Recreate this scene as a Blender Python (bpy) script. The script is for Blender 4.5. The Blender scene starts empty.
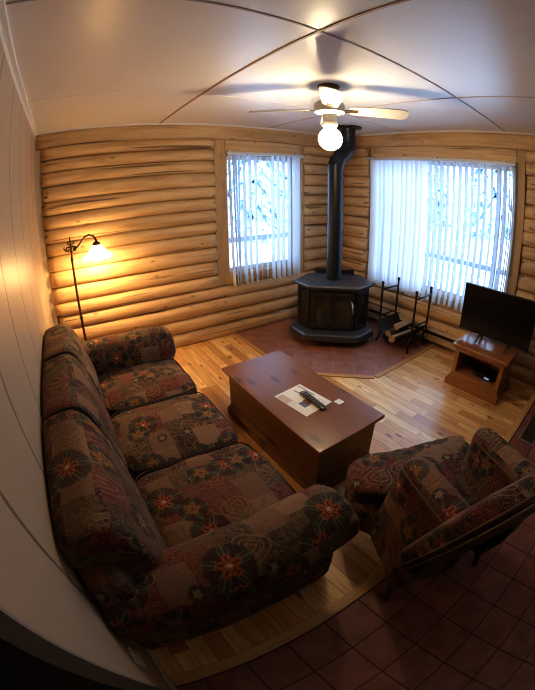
import bpy, bmesh, math, random
from mathutils import Vector, Matrix, noise
random.seed(7)
PI = math.pi
SC = bpy.context.scene
COL = SC.collection

# ------------------------------------------------------------------ node helpers
class NT:
    def __init__(s, name):
        s.m = bpy.data.materials.new(name); s.m.use_nodes = True
        s.t = s.m.node_tree; s.n = s.t.nodes; s.l = s.t.links
        s.out = s.n['Material Output']; s.b = s.n['Principled BSDF']
    def new(s, typ, **kw):
        n = s.n.new(typ)
        for k, v in kw.items(): setattr(n, k, v)
        return n
    def put(s, sock, v):
        if isinstance(v, bpy.types.NodeSocket): s.l.new(v, sock)
        elif v is not None:
            if isinstance(v, (tuple, list)) and len(v) == 3 and sock.type == 'RGBA': v = (*v, 1)
            sock.default_value = v
    def math(s, op, a, b=None, c=None, clamp=False):
        n = s.new('ShaderNodeMath', operation=op, use_clamp=clamp)
        s.put(n.inputs[0], a); s.put(n.inputs[1], b)
        if c is not None: s.put(n.inputs[2], c)
        return n.outputs[0]
    def vmath(s, op, a, b=None, scale=None):
        n = s.new('ShaderNodeVectorMath', operation=op)
        s.put(n.inputs[0], a); s.put(n.inputs[1], b)
        if scale is not None: s.put(n.inputs['Scale'], scale)
        return n.outputs['Value'] if op in ('LENGTH', 'DOT_PRODUCT', 'DISTANCE') else n.outputs[0]
    def mix(s, f, a, b, blend='MIX'):
        n = s.new('ShaderNodeMix', data_type='RGBA', blend_type=blend)
        s.put(n.inputs['Factor'], f); s.put(n.inputs[6], a); s.put(n.inputs[7], b)
        return n.outputs[2]
    def ramp(s, f, stops, interp='LINEAR'):
        n = s.new('ShaderNodeValToRGB'); r = n.color_ramp; r.interpolation = interp
        while len(r.elements) < len(stops): r.elements.new(0.5)
        for e, (p, c) in zip(r.elements, stops):
            e.position = p; e.color = (*c, 1) if len(c) == 3 else c
        s.put(n.inputs[0], f); return n.outputs[0]
    def step(s, f, a, b):
        n = s.new('ShaderNodeMapRange', clamp=True); s.put(n.inputs[0], f)
        n.inputs[1].default_value = a; n.inputs[2].default_value = b
        return n.outputs[0]
    def coord(s, which='Object'): return s.new('ShaderNodeTexCoord').outputs[which]
    def mapping(s, v, loc=(0, 0, 0), rot=(0, 0, 0), scale=(1, 1, 1)):
        n = s.new('ShaderNodeMapping'); s.put(n.inputs[0], v)
        n.inputs[1].default_value = loc; n.inputs[2].default_value = rot; n.inputs[3].default_value = scale
        return n.outputs[0]
    def noise(s, v, scale, detail=3, rough=.5, dist=0, out='Fac'):
        n = s.new('ShaderNodeTexNoise'); s.put(n.inputs['Vector'], v)
        n.inputs['Scale'].default_value = scale; n.inputs['Detail'].default_value = detail
        n.inputs['Roughness'].default_value = rough; n.inputs['Distortion'].default_value = dist
        return n.outputs[out]
    def sep(s, v):
        n = s.new('ShaderNodeSeparateXYZ'); s.put(n.inputs[0], v); return n.outputs
    def comb(s, x, y, z=0.0):
        n = s.new('ShaderNodeCombineXYZ')
        for i, q in enumerate((x, y, z)): s.put(n.inputs[i], q)
        return n.outputs[0]
    def bump(s, h, strength=.3, dist=.01):
        n = s.new('ShaderNodeBump'); n.inputs['Strength'].default_value = strength
        n.inputs['Distance'].default_value = dist; s.put(n.inputs['Height'], h)
        s.l.new(n.outputs[0], s.b.inputs['Normal'])
    def base(s, c, rough=.5, **kw):
        s.put(s.b.inputs['Base Color'], c); s.put(s.b.inputs['Roughness'], rough)
        for k, v in kw.items(): s.put(s.b.inputs[k.replace('_', ' ')], v)
        return s.m

def plain(name, col, rough=.5, var=.12, scale=25, **kw):
    t = NT(name); n = t.noise(t.coord(), scale, 4)
    a = tuple(c * (1 - var) for c in col); b = tuple(min(1, c * (1 + var)) for c in col)
    return t.base(t.mix(n, a, b), rough, **kw)

def metal(name, col, rough=.4, metallic=.8):
    t = NT(name); n = t.noise(t.coord(), 60, 4)
    return t.base(t.mix(n, tuple(c * .8 for c in col), tuple(c * 1.2 for c in col)), rough, Metallic=metallic)

def wood(name, light, dark, axis='X', grain=1.0, knots=.5, rough=.35, coat=.0, bump=.15):
    t = NT(name); o = t.coord()
    sc = {'X': (1.2, 14, 14), 'Y': (14, 1.2, 14), 'Z': (14, 14, 1.2)}[axis]
    v = t.mapping(o, scale=tuple(q * grain for q in sc))
    g = t.noise(v, 1.5, 5, .6, .6); g2 = t.noise(v, 6, 3, .6)
    f = t.math('ADD', t.math('MULTIPLY', g, .75), t.math('MULTIPLY', g2, .3))
    c = t.ramp(f, [(.25, dark), (.7, light)])
    if knots:
        ks = {'X': (3.2, 7, 7), 'Y': (7, 3.2, 7), 'Z': (7, 7, 3.2)}[axis]
        vo = t.new('ShaderNodeTexVoronoi'); t.put(vo.inputs['Vector'], t.mapping(o, scale=ks)); vo.inputs['Scale'].default_value = 1.0
        k = t.step(vo.outputs['Distance'], .24, .10)
        c = t.mix(t.math('MULTIPLY', k, knots), c, tuple(q * .25 for q in dark))
    t.bump(f, bump, .004)
    return t.base(c, rough, Coat_Weight=coat, Coat_Roughness=.15)

# ------------------------------------------------------------------ materials
def mat_logs(name, axis):
    t = NT(name); o = t.coord()
    sc = (0.9, 9, 9) if axis == 'X' else (9, 0.9, 9)
    v = t.mapping(o, scale=sc)
    g = t.noise(v, 1.6, 5, .62, .8)
    n2 = t.noise(o, 3.0, 2)
    c = t.ramp(g, [(.25, (.33, .185, .085)), (.5, (.57, .375, .195)), (.75, (.70, .49, .28))])
    c = t.mix(t.math('MULTIPLY', n2, .35), c, (.46, .30, .15))
    # drying cracks along the grain
    vc = t.mapping(o, scale=(.5, 22, 22) if axis == 'X' else (22, .5, 22))
    cr = t.step(t.noise(vc, 1.0, 2, .5, .3), .365, .325)
    c = t.mix(t.math('MULTIPLY', cr, .75), c, (.07, .04, .02))
    # knots
    vo = t.new('ShaderNodeTexVoronoi'); t.put(vo.inputs['Vector'], t.mapping(o, scale=(4, 8, 8) if axis == 'X' else (8, 4, 8)))
    vo.inputs['Scale'].default_value = 1.15
    k = t.step(vo.outputs['Distance'], .14, .07)
    c = t.mix(t.math('MULTIPLY', k, .7), c, (.16, .085, .035))
    # painted shade in the log seams, stronger underneath (from the mesh's own vertex colour)
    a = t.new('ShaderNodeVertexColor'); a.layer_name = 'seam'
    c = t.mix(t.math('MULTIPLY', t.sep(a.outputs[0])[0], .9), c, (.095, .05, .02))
    t.bump(t.math('SUBTRACT', g, t.math('MULTIPLY', cr, .8)), .35, .01)
    return t.base(c, .55)

def mat_floor():
    t = NT('pine plank floor'); o = t.coord(); s = t.sep(o)
    row = t.math('FLOOR', t.math('DIVIDE', s[0], .083))
    wn = t.new('ShaderNodeTexWhiteNoise', noise_dimensions='1D'); t.put(wn.inputs['W'], row)
    y2 = t.math('ADD', s[1], t.math('MULTIPLY', wn.outputs['Value'], 7.0))
    cell = t.math('FLOOR', t.math('DIVIDE', y2, .48))
    wn2 = t.new('ShaderNodeTexWhiteNoise', noise_dimensions='2D'); t.put(wn2.inputs['Vector'], t.comb(row, cell))
    c = t.ramp(wn2.outputs['Value'], [(0, (.46, .22, .075)), (.3, (.68, .37, .135)), (.65, (.82, .52, .215)), (1, (.88, .63, .30))])
    sh = t.vmath('ADD', o, t.vmath('SCALE', wn2.outputs['Color'], None, 5.0))
    g = t.noise(t.mapping(sh, scale=(26, 1.6, 1)), 1.4, 5, .62, 1.0)
    c = t.mix(t.math('MULTIPLY', t.step(g, .62, .3), .65), c, (.30, .13, .04))
    vo = t.new('ShaderNodeTexVoronoi'); t.put(vo.inputs['Vector'], t.mapping(o, scale=(9, 3.4, 1))); vo.inputs['Scale'].default_value = 1.2
    k = t.step(vo.outputs['Distance'], .19, .08)
    c = t.mix(t.math('MULTIPLY', k, .85), c, (.10, .04, .015))
    fx = t.math('ABSOLUTE', t.math('SUBTRACT', t.math('FRACT', t.math('DIVIDE', s[0], .083)), .5))
    fy = t.math('ABSOLUTE', t.math('SUBTRACT', t.math('FRACT', t.math('DIVIDE', y2, .48)), .5))
    gap = t.math('MAXIMUM', t.step(fx, .47, .49), t.step(fy, .4955, .498))
    c = t.mix(t.math('MULTIPLY', gap, .75), c, (.09, .04, .015))
    t.bump(t.math('SUBTRACT', 1.0, gap), .3, .003)
    return t.base(c, t.math('ADD', .24, t.math('MULTIPLY', g, .2)), Coat_Weight=.25, Coat_Roughness=.2)

def mat_tile(name, size, org, rot, c1, c2, grout, rough=.46):
    t = NT(name); o = t.coord()
    v = t.mapping(o, loc=(-org[0], -org[1], 0))
    v = t.mapping(v, rot=(0, 0, rot)); v = t.vmath('SCALE', v, None, 1 / size); s = t.sep(v)
    cx, cy = t.math('FLOOR', s[0]), t.math('FLOOR', s[1])
    wn = t.new('ShaderNodeTexWhiteNoise', noise_dimensions='2D'); t.put(wn.inputs['Vector'], t.comb(cx, cy))
    c = t.mix(wn.outputs['Value'], c1, c2)
    n = t.noise(o, 9, 6, .65)
    c = t.mix(t.step(n, .35, .75), c, tuple(q * .55 for q in c1))
    fx = t.math('ABSOLUTE', t.math('SUBTRACT', t.math('FRACT', s[0]), .5))
    fy = t.math('ABSOLUTE', t.math('SUBTRACT', t.math('FRACT', s[1]), .5))
    gap = t.step(t.math('MAXIMUM', fx, fy), .478, .487)
    c = t.mix(gap, c, grout)
    t.bump(t.math('SUBTRACT', t.math('MULTIPLY', n, .2), gap), .4, .004)
    return t.base(c, t.math('ADD', rough, t.math('MULTIPLY', gap, .4)))

def mat_fabric():
    """tapestry patchwork with flowers and leaves; UVs are in metres"""
    t = NT('floral tapestry fabric'); uv = t.coord('UV')
    wob = t.vmath('SCALE', t.vmath('SUBTRACT', t.noise(uv, 9, 2, out='Color'), (.5, .5, .5)), None, .035)
    p = t.vmath('ADD', uv, wob); s = t.sep(p)
    row = t.math('FLOOR', t.math('DIVIDE', s[1], .125))
    x2 = t.math('ADD', s[0], t.math('MULTIPLY', t.math('FRACT', t.math('MULTIPLY', row, .37)), .3))
    colm = t.math('FLOOR', t.math('DIVIDE', x2, .14))
    wn = t.new('ShaderNodeTexWhiteNoise', noise_dimensions='2D'); t.put(wn.inputs['Vector'], t.comb(colm, row))
    pal = [(0, (.100, .018, .025)), (.2, (.175, .105, .075)), (.34, (.038, .015, .022)), (.5, (.088, .066, .040)),
           (.62, (.225, .155, .105)), (.74, (.130, .040, .038)), (.87, (.055, .047, .036))]
    c = t.ramp(wn.outputs['Value'], pal, 'CONSTANT')
    # tone-on-tone swirls in each patch
    w = t.noise(t.vmath('ADD', uv, wn.outputs['Color']), 26, 3, .6, 2.2)
    ln = t.step(t.math('ABSOLUTE', t.math('SUBTRACT', w, .5)), .045, .01)
    c = t.mix(t.math('MULTIPLY', ln, .65), c, (.25, .155, .075))
    blot = t.step(t.noise(uv, 14, 3, .6), .52, .66)
    c = t.mix(t.math('MULTIPLY', blot, .6), c, (.13, .07, .04))
    # fern fronds: radiating strokes around scattered points
    def cells(scale, off, rnd=.8):
        vo = t.new('ShaderNodeTexVoronoi', voronoi_dimensions='2D'); q = t.mapping(uv, loc=off)
        t.put(vo.inputs['Vector'], q); vo.inputs['Scale'].default_value = scale; vo.inputs['Randomness'].default_value = rnd
        d = t.vmath('SUBTRACT', q, vo.outputs['Position']); e = t.sep(d)
        r = t.vmath('LENGTH', d); th = t.math('ARCTAN2', e[1], e[0])
        cs = t.sep(vo.outputs['Color'])
        th = t.math('ADD', th, t.math('MULTIPLY', cs[1], 6.28))
        return r, th, cs
    r, th, cs = cells(4.6, (.31, .77, 0))
    st = t.math('COSINE', t.math('MULTIPLY', th, 11.0)); fan = t.step(t.math('COSINE', th), .1, .4)
    fr = t.math('MULTIPLY', t.math('MULTIPLY', t.step(st, .1, .5), fan), t.step(r, .115, .10))
    fr = t.math('MULTIPLY', fr, t.step(r, .012, .03)); fr = t.math('MULTIPLY', fr, t.step(cs[0], .35, .36))
    c = t.mix(t.math('MULTIPLY', fr, .75), c, t.mix(cs[2], (.145, .115, .066), (.21, .135, .085)))
    # leaves + flowers
    def flower(c, scale, off, R, pet, dark, mid, cen, prob):
        r, th, cs = cells(scale, off)
        on = t.step(cs[0], prob, prob + .01)
        wb = t.math('MULTIPLY', t.math('SUBTRACT', t.noise(uv, 60, 2), .5), R * .55)
        r = t.math('ADD', r, wb)
        lf = t.math('ADD', .62, t.math('MULTIPLY', t.math('COSINE', t.math('MULTIPLY', th, 5.0)), .38))
        lr = t.math('DIVIDE', r, t.math('MULTIPLY', lf, R * 2.0)); lm = t.math('MULTIPLY', t.step(lr, 1.0, .92), on)
        c = t.mix(t.math('MULTIPLY', t.step(r, R * 1.9, R * 1.75), t.math('MULTIPLY', on, .72)), c, (.022, .012, .016))
        vein = t.step(t.math('COSINE', t.math('MULTIPLY', th, 20.)), .3, .7)
        c = t.mix(lm, c, t.mix(vein, (.042, .050, .034), (.115, .118, .078)))
        c = t.mix(t.math('MULTIPLY', t.math('MULTIPLY', t.step(lr, .9, .97), lm), .8), c, (.20, .19, .12))
        pf = t.math('ADD', .88, t.math('MULTIPLY', t.math('COSINE', t.math('MULTIPLY', th, pet)), .12))
        k = t.math('DIVIDE', r, t.math('MULTIPLY', pf, R))
        pm = t.math('MULTIPLY', t.step(k, 1.0, .95), on)
        lay = t.math('FRACT', t.math('ADD', t.math('MULTIPLY', k, 2.6), t.math('MULTIPLY', t.math('COSINE', t.math('MULTIPLY', th, pet)), .22)))
        pc = t.mix(lay, dark, mid)
        pc = t.mix(t.step(t.math('COSINE', t.math('ADD', t.math('MULTIPLY', th, pet), t.math('MULTIPLY', t.math('FLOOR', t.math('MULTIPLY', k, 2.6)), 3.14))), -.72, -.95), pc, tuple(q * .4 for q in dark))
        c = t.mix(pm, c, pc)
        return t.mix(t.math('MULTIPLY', t.step(r, R * .25, R * .16), on), c, cen)
    # outlined rose sprays
    r, th, cs = cells(5.2, (.47, .13, 0))
    rose = t.math('MULTIPLY', t.step(t.math('ABSOLUTE', t.math('SUBTRACT', t.math('FRACT', t.math('ADD', t.math('MULTIPLY', r, 42.0), t.math('MULTIPLY', t.math('SINE', t.math('MULTIPLY', th, 3.0)), .3))), .5)), .13, .05), t.math('MULTIPLY', t.step(r, .075, .068), t.step(cs[0], .5, .51)))
    c = t.mix(t.math('MULTIPLY', rose, .75), c, (.30, .185, .07))
    c = flower(c, 3.6, (.1, .2, 0), .048, 5.0, (.15, .040, .020), (.37, .135, .060), (.44, .33, .22), .40)
    c = flower(c, 6.2, (.6, .4, 0), .016, 5.0, (.20, .14, .09), (.36, .29, .20), (.20, .09, .03), .68)
    c = flower(c, 4.6, (.83, .55, 0), .036, 5.0, (.17, .085, .030), (.33, .20, .075), (.12, .035, .025), .55)
    # woven speckle
    sp = t.noise(uv, 420, 1); c = t.mix(1.0, c, (.98, .92, .92), 'MULTIPLY'); c = t.mix(.45, c, t.mix(sp, (.0, .0, .0), (.62, .55, .5)), 'SOFT_LIGHT')
    t.bump(t.math('ADD', t.math('MULTIPLY', sp, .5), t.noise(uv, 7, 2)), .35, .004)
    t.b.inputs['Specular IOR Level'].default_value = .25
    return t.base(c, .85, Sheen_Weight=.03)

def mat_fabric_plain(name, col):
    t = NT(name); return t.base(t.mix(t.noise(t.coord(), 200, 2), tuple(c * .7 for c in col), col), .9)

def mat_glass(name):
    t = NT(name)
    fr = t.new('ShaderNodeFresnel'); fr.inputs[0].default_value = 1.25
    tr = t.new('ShaderNodeBsdfTransparent'); gl = t.new('ShaderNodeBsdfGlossy'); gl.inputs['Roughness'].default_value = .02
    tr.inputs[0].default_value = (.94, .97, 1, 1)
    mx = t.new('ShaderNodeMixShader'); t.put(mx.inputs[0], fr.outputs[0]); t.l.new(tr.outputs[0], mx.inputs[1]); t.l.new(gl.outputs[0], mx.inputs[2])
    t.l.new(mx.outputs[0], t.out.inputs[0]); return t.m

def mat_vane():
    t = NT('translucent vinyl vane')
    df = t.new('ShaderNodeBsdfDiffuse'); tl = t.new('ShaderNodeBsdfTranslucent')
    n = t.noise(t.mapping(t.coord(), scale=(1, 1, .2)), 40, 2)
    c = t.mix(n, (.74, .80, .88), (.84, .89, .95)); t.put(df.inputs[0], c); t.put(tl.inputs[0], c)
    mx = t.new('ShaderNodeMixShader'); mx.inputs[0].default_value = .5
    t.l.new(df.outputs[0], mx.inputs[1]); t.l.new(tl.outputs[0], mx.inputs[2]); t.l.new(mx.outputs[0], t.out.inputs[0]); return t.m

def mat_emit(name, col, strength, edge=None):
    t = NT(name); e = t.new('ShaderNodeEmission'); t.put(e.inputs[0], col)
    if edge is not None:
        lw = t.new('ShaderNodeLayerWeight'); lw.inputs[0].default_value = .4
        t.put(e.inputs[1], t.math('MULTIPLY', t.math('SUBTRACT', 1.0, t.math('MULTIPLY', lw.outputs['Facing'], edge)), strength))
    else: e.inputs[1].default_value = strength
    t.l.new(e.outputs[0], t.out.inputs[0]); return t.m

def mat_stoneware_glass():
    t = NT('sooty stove glass'); n = t.noise(t.coord(), 9, 5, .6)
    return t.base(t.ramp(n, [(.3, (.006, .0055, .005)), (.75, (.036, .030, .024))]), .22)

def mat_ceiling():
    t = NT('painted ceiling panel'); n = t.noise(t.coord(), 5, 3); n2 = t.noise(t.coord(), 160, 2)
    t.bump(n2, .06, .003)
    return t.base(t.mix(n, (.72, .70, .69), (.77, .755, .75)), .30)

def mat_panel_wall():
    t = NT('cream grooved wall panel'); o = t.coord(); s = t.sep(o)
    f = t.math('FRACT', t.math('DIVIDE', t.math('ADD', s[1], .07 + 40), .4))
    g = t.step(t.math('ABSOLUTE', t.math('SUBTRACT', f, .5)), .472, .486)
    n = t.noise(o, 4, 3)
    c = t.mix(n, (.42, .325, .235), (.46, .365, .27)); c = t.mix(t.math('MULTIPLY', g, .85), c, (.15, .095, .055))
    t.bump(t.math('SUBTRACT', 1.0, g), .35, .006)
    return t.base(c, .38)

M = {}
M['log_x'] = mat_logs('peeled pine log', 'X'); M['log_y'] = mat_logs('peeled pine log side', 'Y')
M['frame_wood'] = wood('stained window board', (.50, .33, .17), (.33, .19, .085), 'Z', knots=.3, rough=.5)
M['frame_wood_y'] = wood('stained sill board', (.50, .33, .17), (.33, .19, .085), 'Y', knots=.3, rough=.5)
M['floor'] = mat_floor()
M['strip_x'] = wood('floor border strip', (.62, .39, .17), (.42, .23, .085), 'X', knots=.4, rough=.3)
M['strip_y'] = wood('hearth border strip', (.50, .29, .12), (.34, .17, .065), 'Y', knots=.3, rough=.3)
M['tile'] = mat_tile('terracotta floor tile', .2, (1.3404, -3.1345), 0, (.235, .092, .066), (.28, .116, .086), (.050, .024, .019))
M['hearth_tile'] = mat_tile('hearth tile', .205, (2.6, -1.686), PI / 4, (.27, .118, .085), (.34, .155, .115), (.33, .19, .14))
M['ceiling'] = mat_ceiling(); M['panel'] = mat_panel_wall()
M['white'] = plain('white trim paint', (.74, .72, .69), .4, .05)
M['cream'] = plain('cream paint', (.60, .53, .44), .45, .06)
M['batten'] = plain('ceiling batten', (.40, .27, .165), .5, .2)
M['batten_grey'] = plain('grey ceiling batten', (.33, .30, .31), .5, .2); M['batten_pale'] = plain('pale ceiling batten', (.56, .45, .38), .5, .2)
M['dim'] = plain('dim far room paint', (.11, .095, .085), .7, .1)
M['wall_end'] = plain('grey wall end paint', (.30, .28, .27), .6, .1)
M['fabric'] = mat_fabric()
M['welt'] = mat_fabric_plain('dark welt cord', (.050, .026, .022)); M['welt_tan'] = mat_fabric_plain('tan welt cord', (.115, .066, .038))
M['dark_wood'] = wood('dark stained leg', (.085, .035, .018), (.035, .015, .008), 'Z', knots=0, rough=.3)
M['chest'] = wood('red brown pine', (.215, .082, .028), (.145, .050, .016), 'Y', grain=.8, knots=.9, rough=.38, coat=.12, bump=.05)
M['chest_side'] = wood('red brown pine side', (.19, .080, .030), (.125, .046, .016), 'Y', grain=.8, knots=.9, rough=.38, coat=.1, bump=.05)
M['stand'] = wood('honey oak', (.34, .138, .048), (.23, .086, .028), 'Y', grain=1.2, knots=.25, rough=.16, coat=.6, bump=.05)
M['stand_front'] = wood('honey oak side', (.32, .138, .048), (.23, .088, .030), 'Y', grain=1.2, knots=.2, rough=.3, coat=.3, bump=.05)
M['iron'] = plain('black wrought iron', (.012, .012, .014), .45, .3)
M['stove'] = plain('black cast iron', (.011, .011, .012), .42, .3, 120)
M['stove_top'] = plain('blue grey cast iron top', (.040, .045, .055), .38, .25, 40)  # bluer, lighter iron for the top and the ledge
M['pipe'] = plain('blued steel pipe', (.016, .019, .025), .38, .25, 12, Metallic=.3)
M['sooty'] = mat_stoneware_glass()
M['bronze'] = metal('antique bronze', (.10, .06, .03), .4)
M['blade'] = plain('cream fan blade', (.62, .56, .46), .4, .08)
M['fan_white'] = plain('white enamel', (.70, .67, .62), .3, .05)
M['bulb'] = mat_emit('lit opal globe', (1.0, .79, .50), 130.0)
M['shade'] = mat_emit('lit frosted glass shade', (1.0, .60, .22), 26.0, .4)
M['black_plastic'] = plain('black plastic', (.012, .012, .013), .35, .2)
M['screen'] = plain('dark screen', (.006, .006, .007), .16, .1)
M['grey_key'] = plain('grey keys', (.22, .22, .23), .5, .1)
M['silver'] = metal('brushed silver', (.42, .41, .40), .35)
M['paper'] = plain('white paper', (.76, .75, .72), .7, .03); M['ink'] = plain('grey ink', (.10, .10, .13), .7)
M['print_tan'] = plain('tan print', (.55, .44, .36), .7); M['print_red'] = plain('red print', (.33, .10, .08), .7); M['print_blue'] = plain('blue print', (.10, .13, .22), .7)
M['heater'] = plain('beige heater enamel', (.42, .30, .19), .4, .08); M['slot'] = plain('heater slot', (.012, .010, .009), .7)
M['bark'] = wood('split firewood bark', (.10, .065, .04), (.04, .025, .016), 'X', knots=0, rough=.9, bump=.8)
M['cutwood'] = wood('split firewood face', (.40, .27, .15), (.24, .15, .08), 'X', knots=0, rough=.7)
M['glass'] = mat_glass('window pane'); M['vane'] = mat_vane()
M['vinyl'] = plain('white vinyl sash', (.72, .75, .80), .35, .04)
M['rail'] = plain('blind headrail', (.55, .56, .60), .35, .06)
M['snow'] = plain('snow', (.84, .87, .92), .6, .05, 3)
M['deck_wood'] = plain('weathered rail', (.13, .15, .18), .7, .2)
M['led'] = mat_emit('blue standby light', (.35, .6, 1.0), .6)

# ------------------------------------------------------------------ mesh helpers
def BM(): return bmesh.new()
def box(bm, lo, hi, mi=0, bev=0, seg=2):
    g = bmesh.ops.create_cube(bm, size=1.0)['verts']
    for v in g: v.co = Vector([lo[i] + (v.co[i] + .5) * (hi[i] - lo[i]) for i in range(3)])
    fs = list({f for v in g for f in v.link_faces})
    if bev:
        es = list({e for v in g for e in v.link_edges})
        r = bmesh.ops.bevel(bm, geom=es, offset=bev, segments=seg, profile=.6, affect='EDGES')
        fs = [f for f in r['faces']] + [f for f in fs if f.is_valid]
    for f in fs: f.material_index = mi
    return fs
def rings(bm, secs, cap=True, mi=0, closed_loop=False):
    """skin a list of rings (each a list of points)"""
    V = [[bm.verts.new(p) for p in s] for s in secs]; n = len(V[0]); out = []
    m = len(V)
    for i in range(m if closed_loop else m - 1):
        a, b = V[i], V[(i + 1) % m]
        for j in range(n):
            out.append(bm.faces.new((a[j], a[(j + 1) % n], b[(j + 1) % n], b[j])))
    if cap and not closed_loop:
        out.append(bm.faces.new(V[0][::-1])); out.append(bm.faces.new(V[-1]))
    for f in out: f.material_index = mi
    return out
def frame_at(t):
    t = t.normalized(); u = Vector((0, 0, 1)) if abs(t.z) < .9 else Vector((1, 0, 0))
    a = t.cross(u).normalized(); return a, a.cross(t).normalized()
def tube(bm, pts, r, n=8, mi=0, closed=False, flat=1.0):
    pts = [Vector(p) for p in pts]; secs = []; m = len(pts); pa = None
    for i, p in enumerate(pts):
        q = pts[(i + 1) % m] if (closed or i < m - 1) else p
        o = pts[i - 1] if (closed or i > 0) else p
        t = (q - o).normalized()
        if pa is None: a, b = frame_at(t)
        else:
            a = (pa - t * pa.dot(t)).normalized(); b = a.cross(t).normalized()
        pa = a; rr = r[i] if isinstance(r, (list, tuple)) else r
        secs.append([p + (a * math.cos(2 * PI * k / n) + b * math.sin(2 * PI * k / n) * flat) * rr for k in range(n)])
    return rings(bm, secs, True, mi, closed)
def lathe(bm, prof, n=24, c=(0, 0, 0), mi=0, cap=True):
    secs = [[(c[0] + r * math.cos(2 * PI * k / n), c[1] + r * math.sin(2 * PI * k / n), c[2] + z) for k in range(n)] for r, z in prof]
    return rings(bm, secs, cap, mi)
def prism(bm, poly, z0, z1, mi=0):
    return rings(bm, [[(x, y, z0) for x, y in poly], [(x, y, z1) for x, y in poly]], True, mi)
def beam(bm, a, b, w, h=None, mi=0):
    """rectangular bar from a to b"""
    a, b = Vector(a), Vector(b); t = (b - a).normalized(); u, v = frame_at(t); h = h or w
    s = [[p + u * x * w / 2 + v * y * h / 2 for x, y in ((-1, -1), (1, -1), (1, 1), (-1, 1))] for p in (a, b)]
    return rings(bm, s, True, mi)
def soft_box(bm, c, half, e=5.0, n=14, crown=(0, 0, 0), mi=0, fn=None):
    """rounded, slightly stuffed block"""
    D = {}; N = n
    def vert(i, j, k):
        if (i, j, k) not in D: D[i, j, k] = bm.verts.new((2 * i / N - 1, 2 * j / N - 1, 2 * k / N - 1))
        return D[i, j, k]
    for ax in range(3):
        for sd in (0, N):
            for a in range(N):
                for b in range(N):
                    q = []
                    for u, v in ((a, b), (a + 1, b), (a + 1, b + 1), (a, b + 1)):
                        t = [u, v]; t.insert(ax, sd); q.append(vert(*t))
                    bm.faces.new(q)
    vs = list(D.values())
    for v in vs:
        p = v.co; k = (abs(p.x) ** e + abs(p.y) ** e + abs(p.z) ** e) ** (1 / e)
        q = p / k
        w = Vector((q.x * (half[0] + crown[0] * (1 - q.y ** 2) * (1 - q.z ** 2)),
                    q.y * (half[1] + crown[1] * (1 - q.x ** 2) * (1 - q.z ** 2)),
                    q.z * (half[2] + crown[2] * (1 - q.x ** 2) * (1 - q.y ** 2))))
        w += Vector((1, 1, 1)) * (.006 * noise.noise(w * 7 + Vector(c) * 3))
        if fn: w = fn(w)
        v.co = Vector(c) + w
    for v in vs:
        for f in v.link_faces: f.material_index = mi
    return vs
def bolster(bm, c, half, rnd, e=4.2, n=36, fn=None, crown=0.0):
    """cushion whose cross-section is a rounded box, with tight rounded ends along y"""
    L = 2 * half[1]; d = [0, .12, .3, .55, .8, 1.0]
    st = [rnd * q for q in d]; st = st + [L * k / 10 for k in range(1, 10)] + [L - q for q in st[::-1]]; secs = []
    for q in st:
        m = min(q, L - q); k = 1.0 - (rnd - math.sqrt(max(0, rnd * rnd - (rnd - min(m, rnd)) ** 2))) / half[0]
        kz = 1.0 - (1 - k) * half[0] / half[2]; ring = []; f = 2 * q / L - 1
        for j in range(n):
            a = 2 * PI * j / n; x, z = math.cos(a), math.sin(a); w = (abs(x) ** e + abs(z) ** e) ** (1 / e)
            v = Vector((half[0] * k * x / w, q - half[1], half[2] * kz * z / w)); v.x *= 1 + crown * (1 - f * f) * (1 - (v.z / half[2]) ** 2)
            v += Vector((1, 0, 1)) * (.010 * noise.noise(v * 6 + Vector(c) * 3))
            if fn: v = fn(v)
            ring.append(v + Vector(c))
        secs.append(ring)
    rings(bm, secs)
def box_uv(bm, off=(0, 0)):
    uv = bm.loops.layers.uv.verify(); bm.normal_update()
    for f in bm.faces:
        n = f.normal; a = [abs(q) for q in n]; i = a.index(max(a))
        for l in f.loops:
            p = l.vert.co
            l[uv].uv = ((p.y + off[0], p.z + .6 * p.x + off[1]) if i == 0 else (p.x + off[0], p.z + off[1]) if i == 1 else (p.y + off[0], p.x + off[1]))

def obj(name, bm, mats, parent=None, smooth=False, uvoff=None, label=None, bevel=0):
    if uvoff is not None: box_uv(bm, uvoff)
    bmesh.ops.recalc_face_normals(bm, faces=bm.faces[:])
    me = bpy.data.meshes.new(name); bm.to_mesh(me); bm.free()
    for m in (mats if isinstance(mats, (list, tuple)) else [mats]): me.materials.append(m)
    if smooth is True: me.polygons.foreach_set('use_smooth', [True] * len(me.polygons))
    o = bpy.data.objects.new(name, me); COL.objects.link(o)
    if parent: o.parent = parent
    if isinstance(smooth, float): 
        me.polygons.foreach_set('use_smooth', [True] * len(me.polygons)); me.set_sharp_from_angle(angle=smooth)
    if bevel:
        b = o.modifiers.new('soft edges', 'BEVEL'); b.width = bevel; b.segments = 2; b.limit_method = 'ANGLE'; b.angle_limit = .6
    if label: o['label'] = label
    return o
def thing(name, label, cat, loc=(0, 0, 0), rz=0, group=None):
    o = bpy.data.objects.new(name, None); COL.objects.link(o); o.location = loc; o.rotation_euler = (0, 0, rz); o.empty_display_size = .1
    tag(o, label, cat, group); return o
def tag(o, label, cat, group=None):
    o['label'] = label; o['category'] = cat
    if group: o['group'] = group
    return o
def struct(name, bm, mats, smooth=False, label=None, **kw):
    o = obj(name, bm, mats, None, smooth, **kw); o['kind'] = 'structure'
    if label: o['label'] = label
    return o
def copy_tree(o, parent=None):
    c = o.copy(); COL.objects.link(c)
    if parent: c.parent = parent
    for ch in list(o.children): copy_tree(ch, c)
    return c

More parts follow.
